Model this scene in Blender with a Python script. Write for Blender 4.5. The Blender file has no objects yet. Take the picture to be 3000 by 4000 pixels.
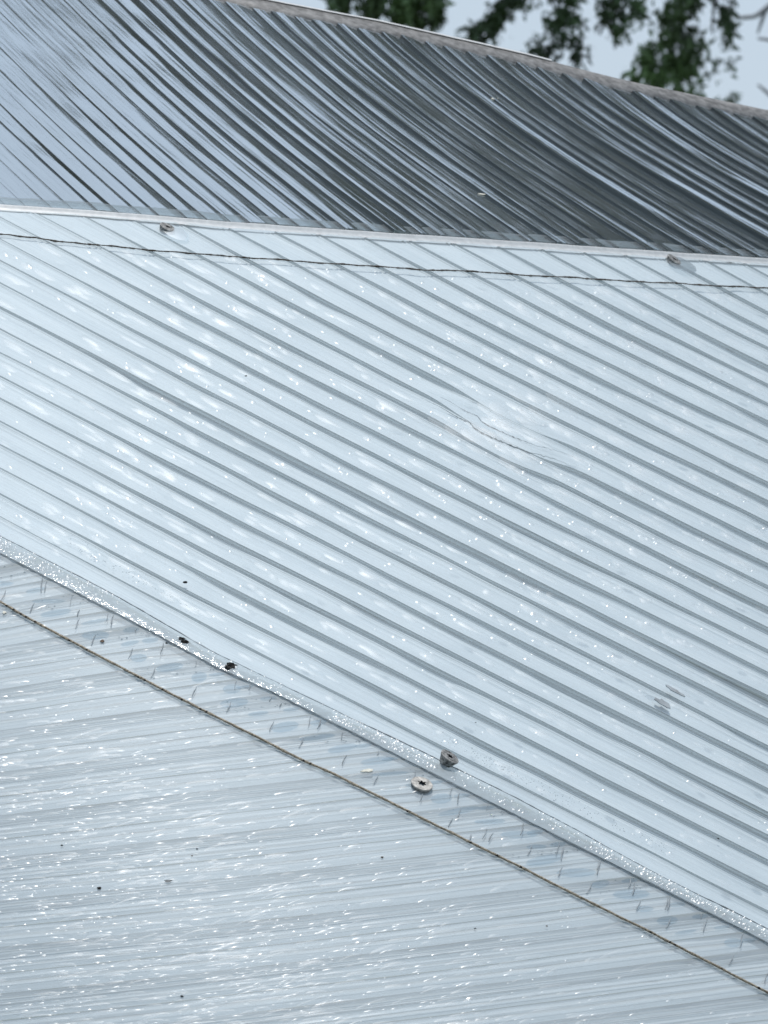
import bpy, math, random
import numpy as np
from mathutils import Vector

random.seed(7); rng = np.random.default_rng(7)
sc = bpy.context.scene
COL = sc.collection
R = math.radians

# ---------------------------------------------------------------- camera
FP = 22733.0                                   # focal length, in photograph pixels
cam_d = bpy.data.cameras.new("camera"); cam = bpy.data.objects.new("camera", cam_d); COL.objects.link(cam)
cam.location = (0, 0, 0); cam.rotation_euler = (R(90), 0, 0)
cam_d.sensor_fit = 'HORIZONTAL'; cam_d.sensor_width = 36.0; cam_d.lens = 36.0 * FP / 3000.0
cam_d.clip_start = 0.1; cam_d.clip_end = 2000
cam_d.dof.use_dof = True; cam_d.dof.focus_distance = 2.62; cam_d.dof.aperture_fstop = 92
sc.camera = cam
# ---------------------------------------------------------------- light
SUN_EL, SUN_AZ = 80.0, 10.0                   # degrees; azimuth from +Y towards +X
w = bpy.data.worlds.new("World"); sc.world = w; w.use_nodes = True
nt = w.node_tree; nt.nodes.clear()
sky = nt.nodes.new('ShaderNodeTexSky'); sky.sky_type = 'NISHITA'; sky.sun_disc = False
sky.sun_elevation = R(SUN_EL); sky.sun_rotation = R(SUN_AZ)
sky.air_density = 1.0; sky.dust_density = 0.8; sky.ozone_density = 1.0; sky.altitude = 100
bg = nt.nodes.new('ShaderNodeBackground'); bg.inputs['Strength'].default_value = 0.10
out = nt.nodes.new('ShaderNodeOutputWorld')
veil = nt.nodes.new('ShaderNodeMix'); veil.data_type = 'RGBA'; veil.inputs['Factor'].default_value = 0.85   # thin high haze
veil.inputs['B'].default_value = (3.85, 4.55, 5.4, 1)
nt.links.new(sky.outputs[0], veil.inputs['A']); nt.links.new(veil.outputs['Result'], bg.inputs[0]); nt.links.new(bg.outputs[0], out.inputs[0])
sd = bpy.data.lights.new("sun", 'SUN'); sd.energy = 2.0; sd.angle = R(0.6); sd.color = (1.0, 0.965, 0.92)
sun = bpy.data.objects.new("sun", sd); COL.objects.link(sun)
sdir = Vector((math.sin(R(SUN_AZ)) * math.cos(R(SUN_EL)), math.cos(R(SUN_AZ)) * math.cos(R(SUN_EL)), math.sin(R(SUN_EL))))
sun.rotation_euler = sdir.to_track_quat('Z', 'Y').to_euler()
sc.view_settings.view_transform = 'Standard'; sc.view_settings.look = 'None'
sc.view_settings.exposure = 0.50; sc.view_settings.gamma = 1.0
sc.cycles.transparent_max_bounces = 12; sc.cycles.max_bounces = 8
sc.cycles.sample_clamp_indirect = 4.0

# ---------------------------------------------------------------- materials
def new_mat(name):
    m = bpy.data.materials.new(name); m.use_nodes = True
    t = m.node_tree; t.nodes.clear()
    o = t.nodes.new('ShaderNodeOutputMaterial')
    return m, t, o
def N(t, kind, **kw):
    n = t.nodes.new(kind)
    for k, v in kw.items(): setattr(n, k, v)
    return n
def L(t, a, b): t.links.new(a, b)
def uvmap(t, sx, sy, ox=0.0, oy=0.0, jitter=None):
    tc = N(t, 'ShaderNodeTexCoord'); mp = N(t, 'ShaderNodeMapping')
    L(t, tc.outputs['UV'], mp.inputs['Vector'])
    mp.inputs['Scale'].default_value = (sx, sy, 1); mp.inputs['Location'].default_value = (ox, oy, 0)
    return mp.outputs[0]
def noise(t, vec, scale=1.0, detail=3.0, rough=0.55):
    n = N(t, 'ShaderNodeTexNoise'); n.inputs['Scale'].default_value = scale
    n.inputs['Detail'].default_value = detail; n.inputs['Roughness'].default_value = rough
    L(t, vec, n.inputs['Vector']); return n.outputs[0]
def ramp(t, fac, pts):
    r = N(t, 'ShaderNodeValToRGB'); L(t, fac, r.inputs[0])
    e = r.color_ramp.elements
    e[0].position, e[0].color = pts[0][0], (*pts[0][1], 1) if len(pts[0][1]) == 3 else pts[0][1]
    e[1].position, e[1].color = pts[-1][0], (*pts[-1][1], 1)
    for p, c in pts[1:-1]:
        x = e.new(p); x.color = (*c, 1)
    return r.outputs[0]
def math_n(t, op, a, b=None, c=None):
    n = N(t, 'ShaderNodeMath', operation=op)
    for i, v in enumerate((a, b, c)):
        if v is None: continue
        if isinstance(v, (int, float)): n.inputs[i].default_value = v
        else: L(t, v, n.inputs[i])
    return n.outputs[0]
def bump(t, h, strength, dist, normal=None):
    b = N(t, 'ShaderNodeBump'); b.inputs['Strength'].default_value = strength; b.inputs['Distance'].default_value = dist
    L(t, h, b.inputs['Height'])
    if normal is not None: L(t, normal, b.inputs['Normal'])
    return b.outputs[0]

def skin_material(name, haze, gloss_gain, rough0, rough, streak, dimple_u, dimple_v, dimple_amt, wave_amt, tint, seed=0.0, base_gloss=0.6, dimple_r=0.2, hv=(0.45, 1.5)):
    """clear extruded plastic skin: see-through, glossy, a little weathered haze. UV is in metres (u along, v across)."""
    m, t, o = new_mat(name)
    u = uvmap(t, 14, 1500, seed, seed)                       # extrusion lines
    st = noise(t, u, 1.0, 4, 0.6)
    u2 = uvmap(t, 22, 240, 3 + seed, seed)
    wv = noise(t, u2, 1.0, 2, 0.5)
    b1 = bump(t, st, 1.0, streak)
    b2 = bump(t, wv, 1.0, wave_amt, b1)
    v = N(t, 'ShaderNodeTexVoronoi'); v.feature = 'F1'; v.inputs['Randomness'].default_value = 0.85
    L(t, uvmap(t, dimple_u, dimple_v, 0.3, 0.1), v.inputs['Vector']); v.inputs['Scale'].default_value = 1.0
    dm = ramp(t, v.outputs['Distance'], [(0.0, (1, 1, 1)), (0.09, (0.5, 0.5, 0.5)), (dimple_r, (0, 0, 0))])
    b3 = bump(t, dm, 1.0, dimple_amt, b2)
    fr = N(t, 'ShaderNodeFresnel'); fr.inputs['IOR'].default_value = 1.58; L(t, b3, fr.inputs['Normal'])
    gg = N(t, 'ShaderNodeMapRange'); L(t, dm, gg.inputs['Value']); gg.inputs['From Max'].default_value = 0.3
    gg.inputs['To Min'].default_value = gloss_gain * base_gloss; gg.inputs['To Max'].default_value = gloss_gain
    g = math_n(t, 'MULTIPLY', fr.outputs[0], gg.outputs[0])
    g = math_n(t, 'MINIMUM', g, 0.88)
    gl = N(t, 'ShaderNodeBsdfGlossy'); ro = N(t, 'ShaderNodeMapRange'); L(t, dm, ro.inputs['Value']); ro.inputs['From Max'].default_value = 0.3
    ro.inputs['To Min'].default_value = rough0; ro.inputs['To Max'].default_value = rough; L(t, ro.outputs[0], gl.inputs['Roughness'])
    L(t, b3, gl.inputs['Normal']); gl.inputs['Color'].default_value = (0.935, 0.98, 1, 1)
    tr = N(t, 'ShaderNodeBsdfTransparent'); tr.inputs['Color'].default_value = (*tint, 1)
    df = N(t, 'ShaderNodeBsdfDiffuse'); df.inputs['Color'].default_value = (0.62, 0.66, 0.68, 1)
    hz = noise(t, uvmap(t, 16, 700, 9, 2), 1.0, 4, 0.6)
    hz = N(t, 'ShaderNodeMapRange'), hz
    mr = hz[0]; L(t, hz[1], mr.inputs['Value']); hv_lo, hv_hi = hv
    mr.inputs['From Min'].default_value = 0.3; mr.inputs['From Max'].default_value = 0.7
    mr.inputs['To Min'].default_value = haze * hv_lo; mr.inputs['To Max'].default_value = haze * hv_hi
    m1 = N(t, 'ShaderNodeMixShader'); L(t, mr.outputs[0], m1.inputs[0]); L(t, tr.outputs[0], m1.inputs[1]); L(t, df.outputs[0], m1.inputs[2])
    m2 = N(t, 'ShaderNodeMixShader'); L(t, g, m2.inputs[0]); L(t, m1.outputs[0], m2.inputs[1]); L(t, gl.outputs[0], m2.inputs[2])
    L(t, m2.outputs[0], o.inputs[0])
    return m

def floor_material(name, c0, c1, su=10, sv=420):
    m, t, o = new_mat(name)
    p = N(t, 'ShaderNodeBsdfPrincipled')
    n1 = noise(t, uvmap(t, su, sv, 5, 1), 1.0, 5, 0.65)
    n2 = noise(t, uvmap(t, 30, 60, 1, 7), 1.0, 3, 0.5)
    f = math_n(t, 'MULTIPLY_ADD', n2, 0.5, math_n(t, 'MULTIPLY', n1, 0.5))
    c = ramp(t, f, [(0.36, c0), (0.60, c1)])
    L(t, c, p.inputs['Base Color']); p.inputs['Roughness'].default_value = 0.6; p.inputs['Specular IOR Level'].default_value = 0.1
    L(t, bump(t, n1, 0.6, 0.0004), p.inputs['Normal'])
    L(t, p.outputs[0], o.inputs[0]); return m

def plain(name, col, rough=0.6, metal=0.0, var=0.15, scale=400, bump_d=0.0):
    m, t, o = new_mat(name)
    p = N(t, 'ShaderNodeBsdfPrincipled'); tc = N(t, 'ShaderNodeTexCoord')
    n = noise(t, tc.outputs['Object'], scale, 4, 0.6)
    lo = tuple(max(0, x * (1 - var * 2)) for x in col); hi = tuple(min(1, x * (1 + var)) for x in col)
    L(t, ramp(t, n, [(0.35, lo), (0.65, hi)]), p.inputs['Base Color'])
    p.inputs['Roughness'].default_value = rough; p.inputs['Metallic'].default_value = metal
    if bump_d: L(t, bump(t, n, 1.0, bump_d), p.inputs['Normal'])
    L(t, p.outputs[0], o.inputs[0]); return m

def web_material(name, col, clear, rough=0.3):
    m, t, o = new_mat(name)
    d = N(t, 'ShaderNodeBsdfPrincipled'); d.inputs['Roughness'].default_value = rough
    n1 = noise(t, uvmap(t, 10, 900, 2, 2), 1.0, 4, 0.6)
    L(t, ramp(t, n1, [(0.3, tuple(x * 0.8 for x in col)), (0.7, tuple(x * 1.25 for x in col))]), d.inputs['Base Color'])
    tr = N(t, 'ShaderNodeBsdfTransparent'); tr.inputs['Color'].default_value = (0.80, 0.86, 0.88, 1)
    mx = N(t, 'ShaderNodeMixShader'); mx.inputs[0].default_value = clear
    L(t, d.outputs[0], mx.inputs[1]); L(t, tr.outputs[0], mx.inputs[2]); L(t, mx.outputs[0], o.inputs[0])
    return m

M_SKIN_MID = skin_material("clear_plastic", 0.16, 0.45, 0.45, 0.35, 0.00004, 60, 66, 0.00008, 0.00012, (0.95, 0.98, 0.99), 0.0, 0.25)
M_FLOOR_MID = floor_material("white_inner_wall", (0.575, 0.622, 0.652), (0.662, 0.70, 0.722))
M_WEB_MID = web_material("grey_web", (0.15, 0.19, 0.20), 0.22)
M_WEB_LOW = web_material("grey_web_lower", (0.27, 0.335, 0.35), 0.32, 0.4)
M_FILLET_REFLECT = web_material("pale_root_and_reflection", (0.42, 0.47, 0.49), 0.2, 0.5)
M_SKIN_NEAR = skin_material("rippled_clear_plastic", 0.36, 0.35, 0.48, 0.36, 0.00005, 150, 330, 0.00010, 0.00034, (0.95, 0.98, 0.99), 4.0, 0.6, 0.26, (0.85, 1.15))
M_FLOOR_NEAR = floor_material("white_inner_wall_near", (0.60, 0.645, 0.67), (0.655, 0.695, 0.715), 14, 420)
M_WEB_NEAR = web_material("grey_web_near", (0.30, 0.35, 0.37), 0.3)
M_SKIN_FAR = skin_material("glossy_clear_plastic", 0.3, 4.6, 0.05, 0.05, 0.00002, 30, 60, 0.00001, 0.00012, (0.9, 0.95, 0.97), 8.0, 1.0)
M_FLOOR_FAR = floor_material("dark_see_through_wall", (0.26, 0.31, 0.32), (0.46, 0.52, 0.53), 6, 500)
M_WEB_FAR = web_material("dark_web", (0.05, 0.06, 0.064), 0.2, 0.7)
M_LIP = plain("cut_edge_plastic", (0.60, 0.61, 0.61), 0.45, 0, 0.06, 300, 0.00008)
M_STRIP = plain("dusty_edge_strip", (0.20, 0.195, 0.19), 0.5, 0, 0.25, 220, 0.0004)
M_TAPE = skin_material("clear_tape", 0.08, 0.9, 0.3, 0.2, 0.00003, 40, 40, 0.0001, 0.0003, (0.85, 0.89, 0.91), 2.0)
M_STEEL = plain("weathered_zinc_steel", (0.40, 0.385, 0.36), 0.5, 0.35, 0.25, 500, 0.0002)
M_STEEL_DK = plain("tarnished_steel", (0.29, 0.285, 0.275), 0.5, 0.35, 0.4, 700, 0.0003)
M_HOLE = plain("dark_recess", (0.035, 0.035, 0.038), 0.8)  # near-black colour inside the star recess
M_TWINE_DK = plain("dark_wire", (0.07, 0.055, 0.04), 0.8, 0, 0.3, 900, 0.0003)
M_TWINE = plain("weathered_brown_twine", (0.38, 0.32, 0.24), 0.85, 0, 0.35, 1200, 0.0004)
M_DIRT = plain("black_dirt", (0.022, 0.02, 0.018), 0.95, 0, 0.5, 1500, 0.0005)
M_BROWN = plain("brown_dirt", (0.16, 0.11, 0.08), 0.95, 0, 0.4, 1500)
M_FLAKE = plain("cream_flake", (0.75, 0.72, 0.62), 0.8)
M_GREYSTAIN = plain("grey_stain", (0.14, 0.15, 0.155), 0.7, 0, 0.3, 900)

M_CRACK = plain("crack_grey", (0.30, 0.34, 0.35), 0.7)
M_REFLECT_MARK = plain("reflection_and_mark_grey", (0.28, 0.31, 0.33), 0.7)  # grey of the drawn cell-end reflections, also of seam lines, crack and smudges
def gel_material(name, rough=0.12, ccol=(0.9, 0.93, 0.95), diffuse=0.35):
    m, t, o = new_mat(name)
    tc = N(t, 'ShaderNodeTexCoord'); n = noise(t, tc.outputs['Object'], 450, 3, 0.6)
    b = bump(t, n, 1.0, 0.0003)
    fr = N(t, 'ShaderNodeFresnel'); fr.inputs['IOR'].default_value = 1.5; L(t, b, fr.inputs['Normal'])
    gl = N(t, 'ShaderNodeBsdfGlossy'); gl.inputs['Roughness'].default_value = rough; L(t, b, gl.inputs['Normal'])
    tr = N(t, 'ShaderNodeBsdfTransparent'); tr.inputs['Color'].default_value = (*ccol, 1)
    df = N(t, 'ShaderNodeBsdfDiffuse'); df.inputs['Color'].default_value = (0.62, 0.63, 0.62, 1)
    m1 = N(t, 'ShaderNodeMixShader'); m1.inputs[0].default_value = diffuse; df.inputs['Color'].default_value = (0.66, 0.73, 0.76, 1)
    L(t, tr.outputs[0], m1.inputs[1]); L(t, df.outputs[0], m1.inputs[2])
    m2 = N(t, 'ShaderNodeMixShader'); L(t, math_n(t, 'MULTIPLY', fr.outputs[0], 0.8), m2.inputs[0])
    L(t, m1.outputs[0], m2.inputs[1]); L(t, gl.outputs[0], m2.inputs[2]); L(t, m2.outputs[0], o.inputs[0])
    return m
M_GEL = gel_material("clear_silicone", 0.10, (0.97, 0.985, 0.99), 0.45)
M_DROP = gel_material("trapped_bubble", 0.08, (0.97, 0.98, 0.99), 0.2)

# ---------------------------------------------------------------- the roof surface, laid out as an elevation drawing of it
# (X, Y) below are coordinates on the elevation, seen from 2.5 m; P() gives the real 3-D point of the curved roof there.
def pl(pts):
    xs = np.array([p[0] for p in pts], float); ys = np.array([p[1] for p in pts], float)
    s0 = (ys[1] - ys[0]) / (xs[1] - xs[0]); s1 = (ys[-1] - ys[-2]) / (xs[-1] - xs[-2])
    def f(x):
        x = np.asarray(x, float); y = np.interp(x, xs, ys)
        y = np.where(x < xs[0], ys[0] + (x - xs[0]) * s0, y)
        return np.where(x > xs[-1], ys[-1] + (x - xs[-1]) * s1, y)
    return f
seam1 = pl([(0, 802), (400, 829), (900, 871), (1400, 906), (2000, 945), (2400, 973), (3000, 1014)])
seam2 = pl([(0, 2166), (310, 2327), (500, 2424), (845, 2612), (1067, 2712), (1400, 2879), (1621, 2993), (2000, 3183), (2600, 3486), (3000, 3690)])
seam2_top = pl([(0, 2100), (400, 2305), (845, 2560), (1400, 2825), (1650, 2945), (2000, 3115), (2600, 3439), (3000, 3636)])
ridge = pl([(0, -215), (500, -115), (1000, 0), (1500, 95), (2042, 217), (2404, 312), (2856, 407), (3000, 436)])

def lny(X, Y):
    t = 4000 - Y + 0.35 * (X - 1500)
    t = np.clip(t, -3000, 6500)
    g = (1.45 * t + 0.95 * t * t / 6000.0) / FP
    d = np.maximum(0, Y - seam2(X))
    x1 = (X - 1500) / 1500.0
    return math.log(2.35) + g + 0.45 * d / FP + 0.25 * 1500 * x1 * x1 / FP
def base(X, Y):
    y = np.exp(lny(X, Y))
    return np.stack([(X - 1500) / FP * y, y, (2000 - Y) / FP * y], -1)
def normal(X, Y, e=6.0):
    a = base(X + e, Y) - base(X - e, Y); b = base(X, Y - e) - base(X, Y + e)
    n = np.cross(a, b); return n / np.linalg.norm(n, axis=-1, keepdims=True)
def P(X, Y, h=0.0):
    X = np.asarray(X, float); Y = np.asarray(Y, float)
    X, Y = np.broadcast_arrays(X, Y)
    return base(X, Y) + normal(X, Y) * np.asarray(h)[..., None]

def interp3(xs, ys):
    c = np.polyfit(xs, ys, 2)
    return lambda x: np.polyval(c, x)
# mid panel: positions of every rib on three verticals
i0 = np.arange(-4, 10); y0 = [841, 931, 1013, 1101, 1194, 1280, 1371, 1463, 1549, 1640, 1731, 1824, 1923, 2012]
i1 = np.arange(-11, 10); y1 = [992, 1071, 1153, 1234, 1316, 1400, 1482, 1566, 1649, 1734, 1823, 1912, 1997, 2089, 2179, 2266, 2358, 2450, 2545, 2643, 2745]
i2 = np.arange(-18, 10); y2 = [1076, 1149, 1221, 1296, 1372, 1446, 1524, 1601, 1682, 1759, 1840, 1921, 2003, 2086, 2168, 2251, 2337, 2425, 2516, 2604, 2704, 2784, 2874, 2967, 3057, 3154, 3254, 3353]
def ext(ii, yy, i):
    if i in list(ii): return yy[list(ii).index(i)]
    if i < ii[0]: return yy[0] + (i - ii[0]) * (yy[5] - yy[0]) / 5.0
    return yy[-1] + (i - ii[-1]) * (yy[-1] - yy[-6]) / 5.0
def mid_line(i):
    return interp3([0, 1400, 2600], [ext(i0, y0, i), ext(i1, y1, i), ext(i2, y2, i)])

# ---------------------------------------------------------------- mesh helpers
def link(o, parent=None, **props):
    COL.objects.link(o)
    if parent is not None: o.parent = parent
    for k, v in props.items(): o[k] = v
    return o
def mesh_obj(name, V, F, mats, fm=None, uv=None, parent=None, smooth=True, **props):
    me = bpy.data.meshes.new(name)
    me.from_pydata([tuple(v) for v in V], [], [tuple(f) for f in F])
    for m in (mats if isinstance(mats, (list, tuple)) else [mats]): me.materials.append(m)
    if fm is not None: me.polygons.foreach_set('material_index', np.asarray(fm, dtype=np.int32))
    if uv is not None:
        l = me.uv_layers.new(name="UVMap")
        vi = np.empty(len(me.loops), dtype=np.int32); me.loops.foreach_get('vertex_index', vi)
        l.data.foreach_set('uv', np.asarray(uv, dtype=np.float32)[vi].ravel())
    me.polygons.foreach_set('use_smooth', np.full(len(me.polygons), smooth)); me.update()
    o = bpy.data.objects.new(name, me)
    return link(o, parent, **props)
def empty(name, loc, label, cat, group=None, rot=None):
    o = bpy.data.objects.new(name, None); o.location = loc; o.empty_display_size = 0.02
    if rot is not None: o.rotation_euler = rot
    link(o, None, label=label, category=cat)
    if group: o['group'] = group
    return o
class Grid:
    """collects strips of a flute: each strip is (n_along x m_across) points"""
    def __init__(s): s.V = []; s.F = []; s.M = []; s.U = []; s.n = 0
    def add(s, pts, uv, mi, flip=False):
        n, m = pts.shape[:2]
        s.V.append(pts.reshape(-1, 3)); s.U.append(uv.reshape(-1, 2))
        a = s.n + (np.arange(n - 1)[:, None] * m + np.arange(m - 1)[None, :])
        f = np.stack([a, a + 1, a + m + 1, a + m], -1).reshape(-1, 4)
        if flip: f = f[:, ::-1]
        s.F.append(f); s.M.append(np.full(len(f), mi)); s.n += n * m
    def build(s, name, mats, parent, **props):
        return mesh_obj(name, np.concatenate(s.V), np.concatenate(s.F), mats, np.concatenate(s.M), np.concatenate(s.U), parent, **props)

def fnoise(seed, x, f):
    r = np.random.default_rng(seed)
    ph = r.uniform(0, 6.28, 5); am = np.array([1, .7, .5, .35, .25]); fr = f * np.array([1, 1.7, 2.9, 4.6, 7.3])
    return sum(a * np.sin(x * k + p) for a, k, p in zip(am, fr, ph)) / 1.6

def flute(parent, Xa, Ya, Xb, Yb, depth, mats, vbase, ribs=((.05, .3), (.12, .35), (.20, .25)), arch=0.0003, web_v=0.015, n=None, props={}, prof=None):
    """one cell of the twin-wall sheet between rib line a (upper) and b (lower); depth is in metres, per sample along"""
    n = len(Xa)
    A = base(Xa, Ya); seg = np.linalg.norm(np.diff(A, axis=0), axis=1); u = np.concatenate([[0], np.cumsum(seg)])
    wid = float(np.mean(np.linalg.norm(base(Xa, Ya) - base(Xb, Yb), axis=1)))
    def row(vs, hs):
        vs = np.asarray(vs, float)
        X = Xa[:, None] * (1 - vs) + Xb[:, None] * vs; Y = Ya[:, None] * (1 - vs) + Yb[:, None] * vs
        uv = np.stack([np.broadcast_to(u[:, None], X.shape) + vbase * 0.37, np.broadcast_to(vbase + vs * wid, X.shape)], -1)
        return P(X, Y, hs), uv
    g = Grid()
    vs = np.array([0, .06, .2, .4, .6, .8, .94, 1.0])
    hs = arch * np.sin(np.pi * vs)[None, :] * np.ones((n, 1))
    if prof is not None: vs, hs = prof
    p, uv = row(vs, hs); g.add(p, uv, 0)
    if prof is not None:
        p, uv = row([1.0, 1.002], np.stack([hs[:, -1], hs[:, -1] * 0 - .0001], 1)); g.add(p, uv, 1)
    d = depth[:, None]
    p, uv = row([web_v, web_v], np.concatenate([d * 0 - 0.00005, -d * .3], 1)); uv[..., 1] += np.array([[0, .001]]); g.add(p, uv, 1)
    p, uv = row([web_v, web_v + .004], np.concatenate([-d * .3, -d * .62], 1)); uv[..., 1] += np.array([[.001, .002]]); g.add(p, uv, 4)
    p, uv = row([web_v + .004, web_v + .004], np.concatenate([-d * .62, -d * .74], 1)); uv[..., 1] += np.array([[.002, .003]]); g.add(p, uv, 1)
    p, uv = row([web_v + .004, web_v + .004], np.concatenate([-d * .74, -d], 1)); uv[..., 1] += np.array([[.003, .004]]); g.add(p, uv, 4)
    # fillet where the web runs into the lower wall
    p, uv = row([web_v + .003, web_v + .035, web_v + .085], np.concatenate([-0.72 * d, -0.93 * d, -d + 0.00003], 1)); g.add(p, uv, 3)
    fv = [web_v]; fh = [0]
    for rv, rh in ribs: fv += [rv, rv + .012, rv + .03]; fh += [0, rh * 0.001, 0]
    for rv, rh in ribs[:2]:
        p, uv = row([rv, rv + .012], np.stack([-d[:, 0] + rh * .001 + .00004, -d[:, 0] + rh * .0006], 1)); g.add(p, uv, 3)  # rib faces coloured to stand in for the web's inner reflections
    fv += [.4, .7, .94, 1.0]; fh += [0, 0.0001, 0, 0]
    p, uv = row(fv, -d + np.array(fh)[None, :]); g.add(p, uv, 2)
    return g.build("flute", mats, parent, **props)

# ================================================================ ROOF PANELS
c_mid = Vector(P(1500, 2000)); c_near = Vector(P(1200, 3300)); c_far = Vector(P(1500, 500))
def panel_empty(label, c):
    o = bpy.data.objects.new("roof_panel", None); link(o, None, label=label, category="roof panel", group="curved plastic roof panels"); return o
panel_far = panel_empty("dark glossy ribbed plastic panel at the top, reflecting the sky, below the trees", c_far)
panel_mid = panel_empty("broad pale ribbed plastic panel in the middle with diagonal grey ribs", c_mid)
panel_near = panel_empty("nearest pale rippled plastic panel covered in sun sparkles, ribs almost level", c_near)

XL, XR = -1500.0, 4500.0
# ---- middle panel
def cross(f, g, lo, hi):
    xs = np.linspace(lo, hi, 1200); d = f(xs) - g(xs); s = np.where(np.sign(d[:-1]) != np.sign(d[1:]))[0]
    return xs[s[0]] if len(s) else None
lip = lambda x: seam1(x) + 18
LAST = 9
def mid_line_c(i):
    if i < LAST + 1: 
        f = mid_line(i)
        return lambda x: np.minimum(f(x), seam2_top(x) - 2)
    return lambda x: seam2_top(x) - 0.0
dent_c = (1975, 1690)
def dent(X, Y):
    dx = X - dent_c[0]; dy = Y - dent_c[1]; a = dx * .887 + dy * .46; b = -dx * .46 + dy * .887
    return np.exp(-((a / 250) ** 2 + (b / 100) ** 2) ** 2.2)
n_mid = 150
idx = list(range(-42, LAST + 1))
vb = 0.0
for i in idx:
    fa = mid_line_c(i); fb = mid_line_c(i + 1)
    ends = []
    for f in (fa, fb):
        x0 = cross(f, lip, XL, XR)
        if x0 is None: x0 = XL if f(XL) > lip(XL) else None
        ends.append(x0)
    if ends[0] is None and ends[1] is None: continue
    x0a, x0b = ends
    if x0a is None: x0a = XR
    if x0a >= XR - 5: continue
    t = np.linspace(0, 1, n_mid)
    Xa = x0a + t * (XR - x0a); Xb = x0b + t * (XR - x0b)
    Ya = fa(Xa); Yb = fb(Xb)
    # hand-laid unevenness, and the buckled dent
    wob = 2.2 * fnoise(1000 + i, Xa, 1 / 420.); wob2 = 2.2 * fnoise(1001 + i, Xb, 1 / 420.)
    Ya = Ya + wob + 26 * dent(Xa, Ya); Yb = Yb + wob2 + 26 * dent(Xb, Yb)
    dpt = 0.0025 * (0.28 + 0.72 / (1 + np.exp(-(Xa - 480) / 170.))) * (1 + 0.22 * fnoise(50 + i, Xa, 1 / 350.))
    dpt = dpt * np.clip(0.45 + (Ya - lip(Xa)) / 500., 0.45, 1.0)
    if i == 0: dpt = dpt * 1.25 + 0.0006
    if i == 9: dpt = dpt * 0.55
    dpt = np.maximum(0.00015, dpt * (1 - 0.98 * dent(Xa, (Ya + Yb) / 2)))
    r = random.Random(i)
    ribs = [(.04 + r.random() * .03, .2 + r.random() * .25), (.12 + r.random() * .04, .2 + r.random() * .3), (.22 + r.random() * .06, .15 + r.random() * .25)]
    flute(panel_mid, Xa, Ya, Xb, Yb, dpt, [M_SKIN_MID, M_WEB_MID, M_FLOOR_MID, M_FILLET_REFLECT, M_WEB_LOW], vb, ribs)
    vb += 0.0163

# strips that follow a seam: cross-section given as (offset down the elevation in px, height m)
def seam_strip(name, f, prof, mat, parent, x0=XL, x1=XR, n=160, wob=0.0, seed=1, **props):
    X = np.linspace(x0, x1, n)[:, None]; off = np.array([p[0] for p in prof], float)[None, :]; h = np.array([p[1] for p in prof])[None, :]
    Y = f(X) + off + (wob * fnoise(seed, X, 1 / 60.)); X = X + 0 * off
    h = h + 0 * X
    p = P(X, Y, h)
    seg = np.linalg.norm(np.diff(p[:, 0], axis=0), axis=1); u = np.concatenate([[0], np.cumsum(seg)])[:, None] + 0 * off
    uv = np.stack([u, 0 * u + off * 0.0002], -1)
    g = Grid(); g.add(p, uv, 0)
    return g.build(name, [mat], parent, **props)
seam_strip("cut_edge", seam1, [(-2, -0.002), (-1, 0.0005), (2, 0.0009), (5, 0.0009), (7, 0.0001), (21, 0.0001)], M_LIP, panel_mid, wob=0.8, seed=3)
# the clear frayed lower edge over the near panel
seam_strip("sealing_tape", lambda x: seam2_top(x), [(-6, 0.0), (0, 0.0008), (26, 0.0010), (42, 0.0010)], M_TAPE, panel_mid, wob=0.6, seed=4)

# ---- near panel
nx0 = [2100, 2263, 2420, 2501 + 81, 0]
jn = np.arange(-9, 6)
def near_main(j):
    ya = 3519 + (178 if j > 0 else 170) * j + (1.6 * j * j if j > 0 else 2.2 * j * abs(j) * -0.35)
    yb = 3360 + 177 * j; yc = 3238 + 176 * j
    return interp3([0, 1500, 2500], [ya, yb, yc])
n_near = 190
end2 = lambda x: seam2_top(x) + 3
vb = 5.0
subs = [0.0, 0.17, 0.30, 0.56, 1.0]
for j in range(-16, 10):
    for k in range(4):
        def mk(jj, s):
            f0 = near_main(jj); f1 = near_main(jj + 1); return lambda x: f0(x) * (1 - s) + f1(x) * s
        fa = mk(j, subs[k]); fb = mk(j, subs[k + 1])
        xe = []
        for f in (fa, fb):
            if f(XL) < end2(XL): xe.append(None); continue
            x = cross(f, end2, XL, XR); xe.append(XR if x is None else x)
        if xe[1] is None: continue
        if xe[0] is None: xe[0] = XL + 1
        t = np.linspace(0, 1, n_near); Xa = XL + t * (xe[0] - XL); Xb = XL + t * (xe[1] - XL)
        Ya = fa(Xa) + 1.8 * fnoise(2000 + j * 4 + k, Xa, 1 / 500.); Yb = fb(Xb) + 1.8 * fnoise(2001 + j * 4 + k, Xb, 1 / 500.)
        dd = [0.0008, 0.0004, 0.00022, 0.0005][k]
        near_edge = np.exp(-(seam2(Xa) * 0 + (xe[0] - Xa)) / 260.)
        dpt = dd * (1 + 0.35 * fnoise(90 + j * 4 + k, Xa, 1 / 200.)) * (1 + 2.2 * near_edge)
        r = random.Random(j * 7 + k)
        flute(panel_near, Xa, Ya, Xb, Yb, np.maximum(dpt, 0.0002), [M_SKIN_NEAR, M_WEB_NEAR, M_FLOOR_NEAR, M_FLOOR_NEAR, M_WEB_NEAR], vb,
              [(.2 + r.random() * .15, .15), (.55 + r.random() * .2, .2)], arch=0.00025, web_v=0.03 if k in (1, 3) else 0.02)
        vb += 0.009

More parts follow.
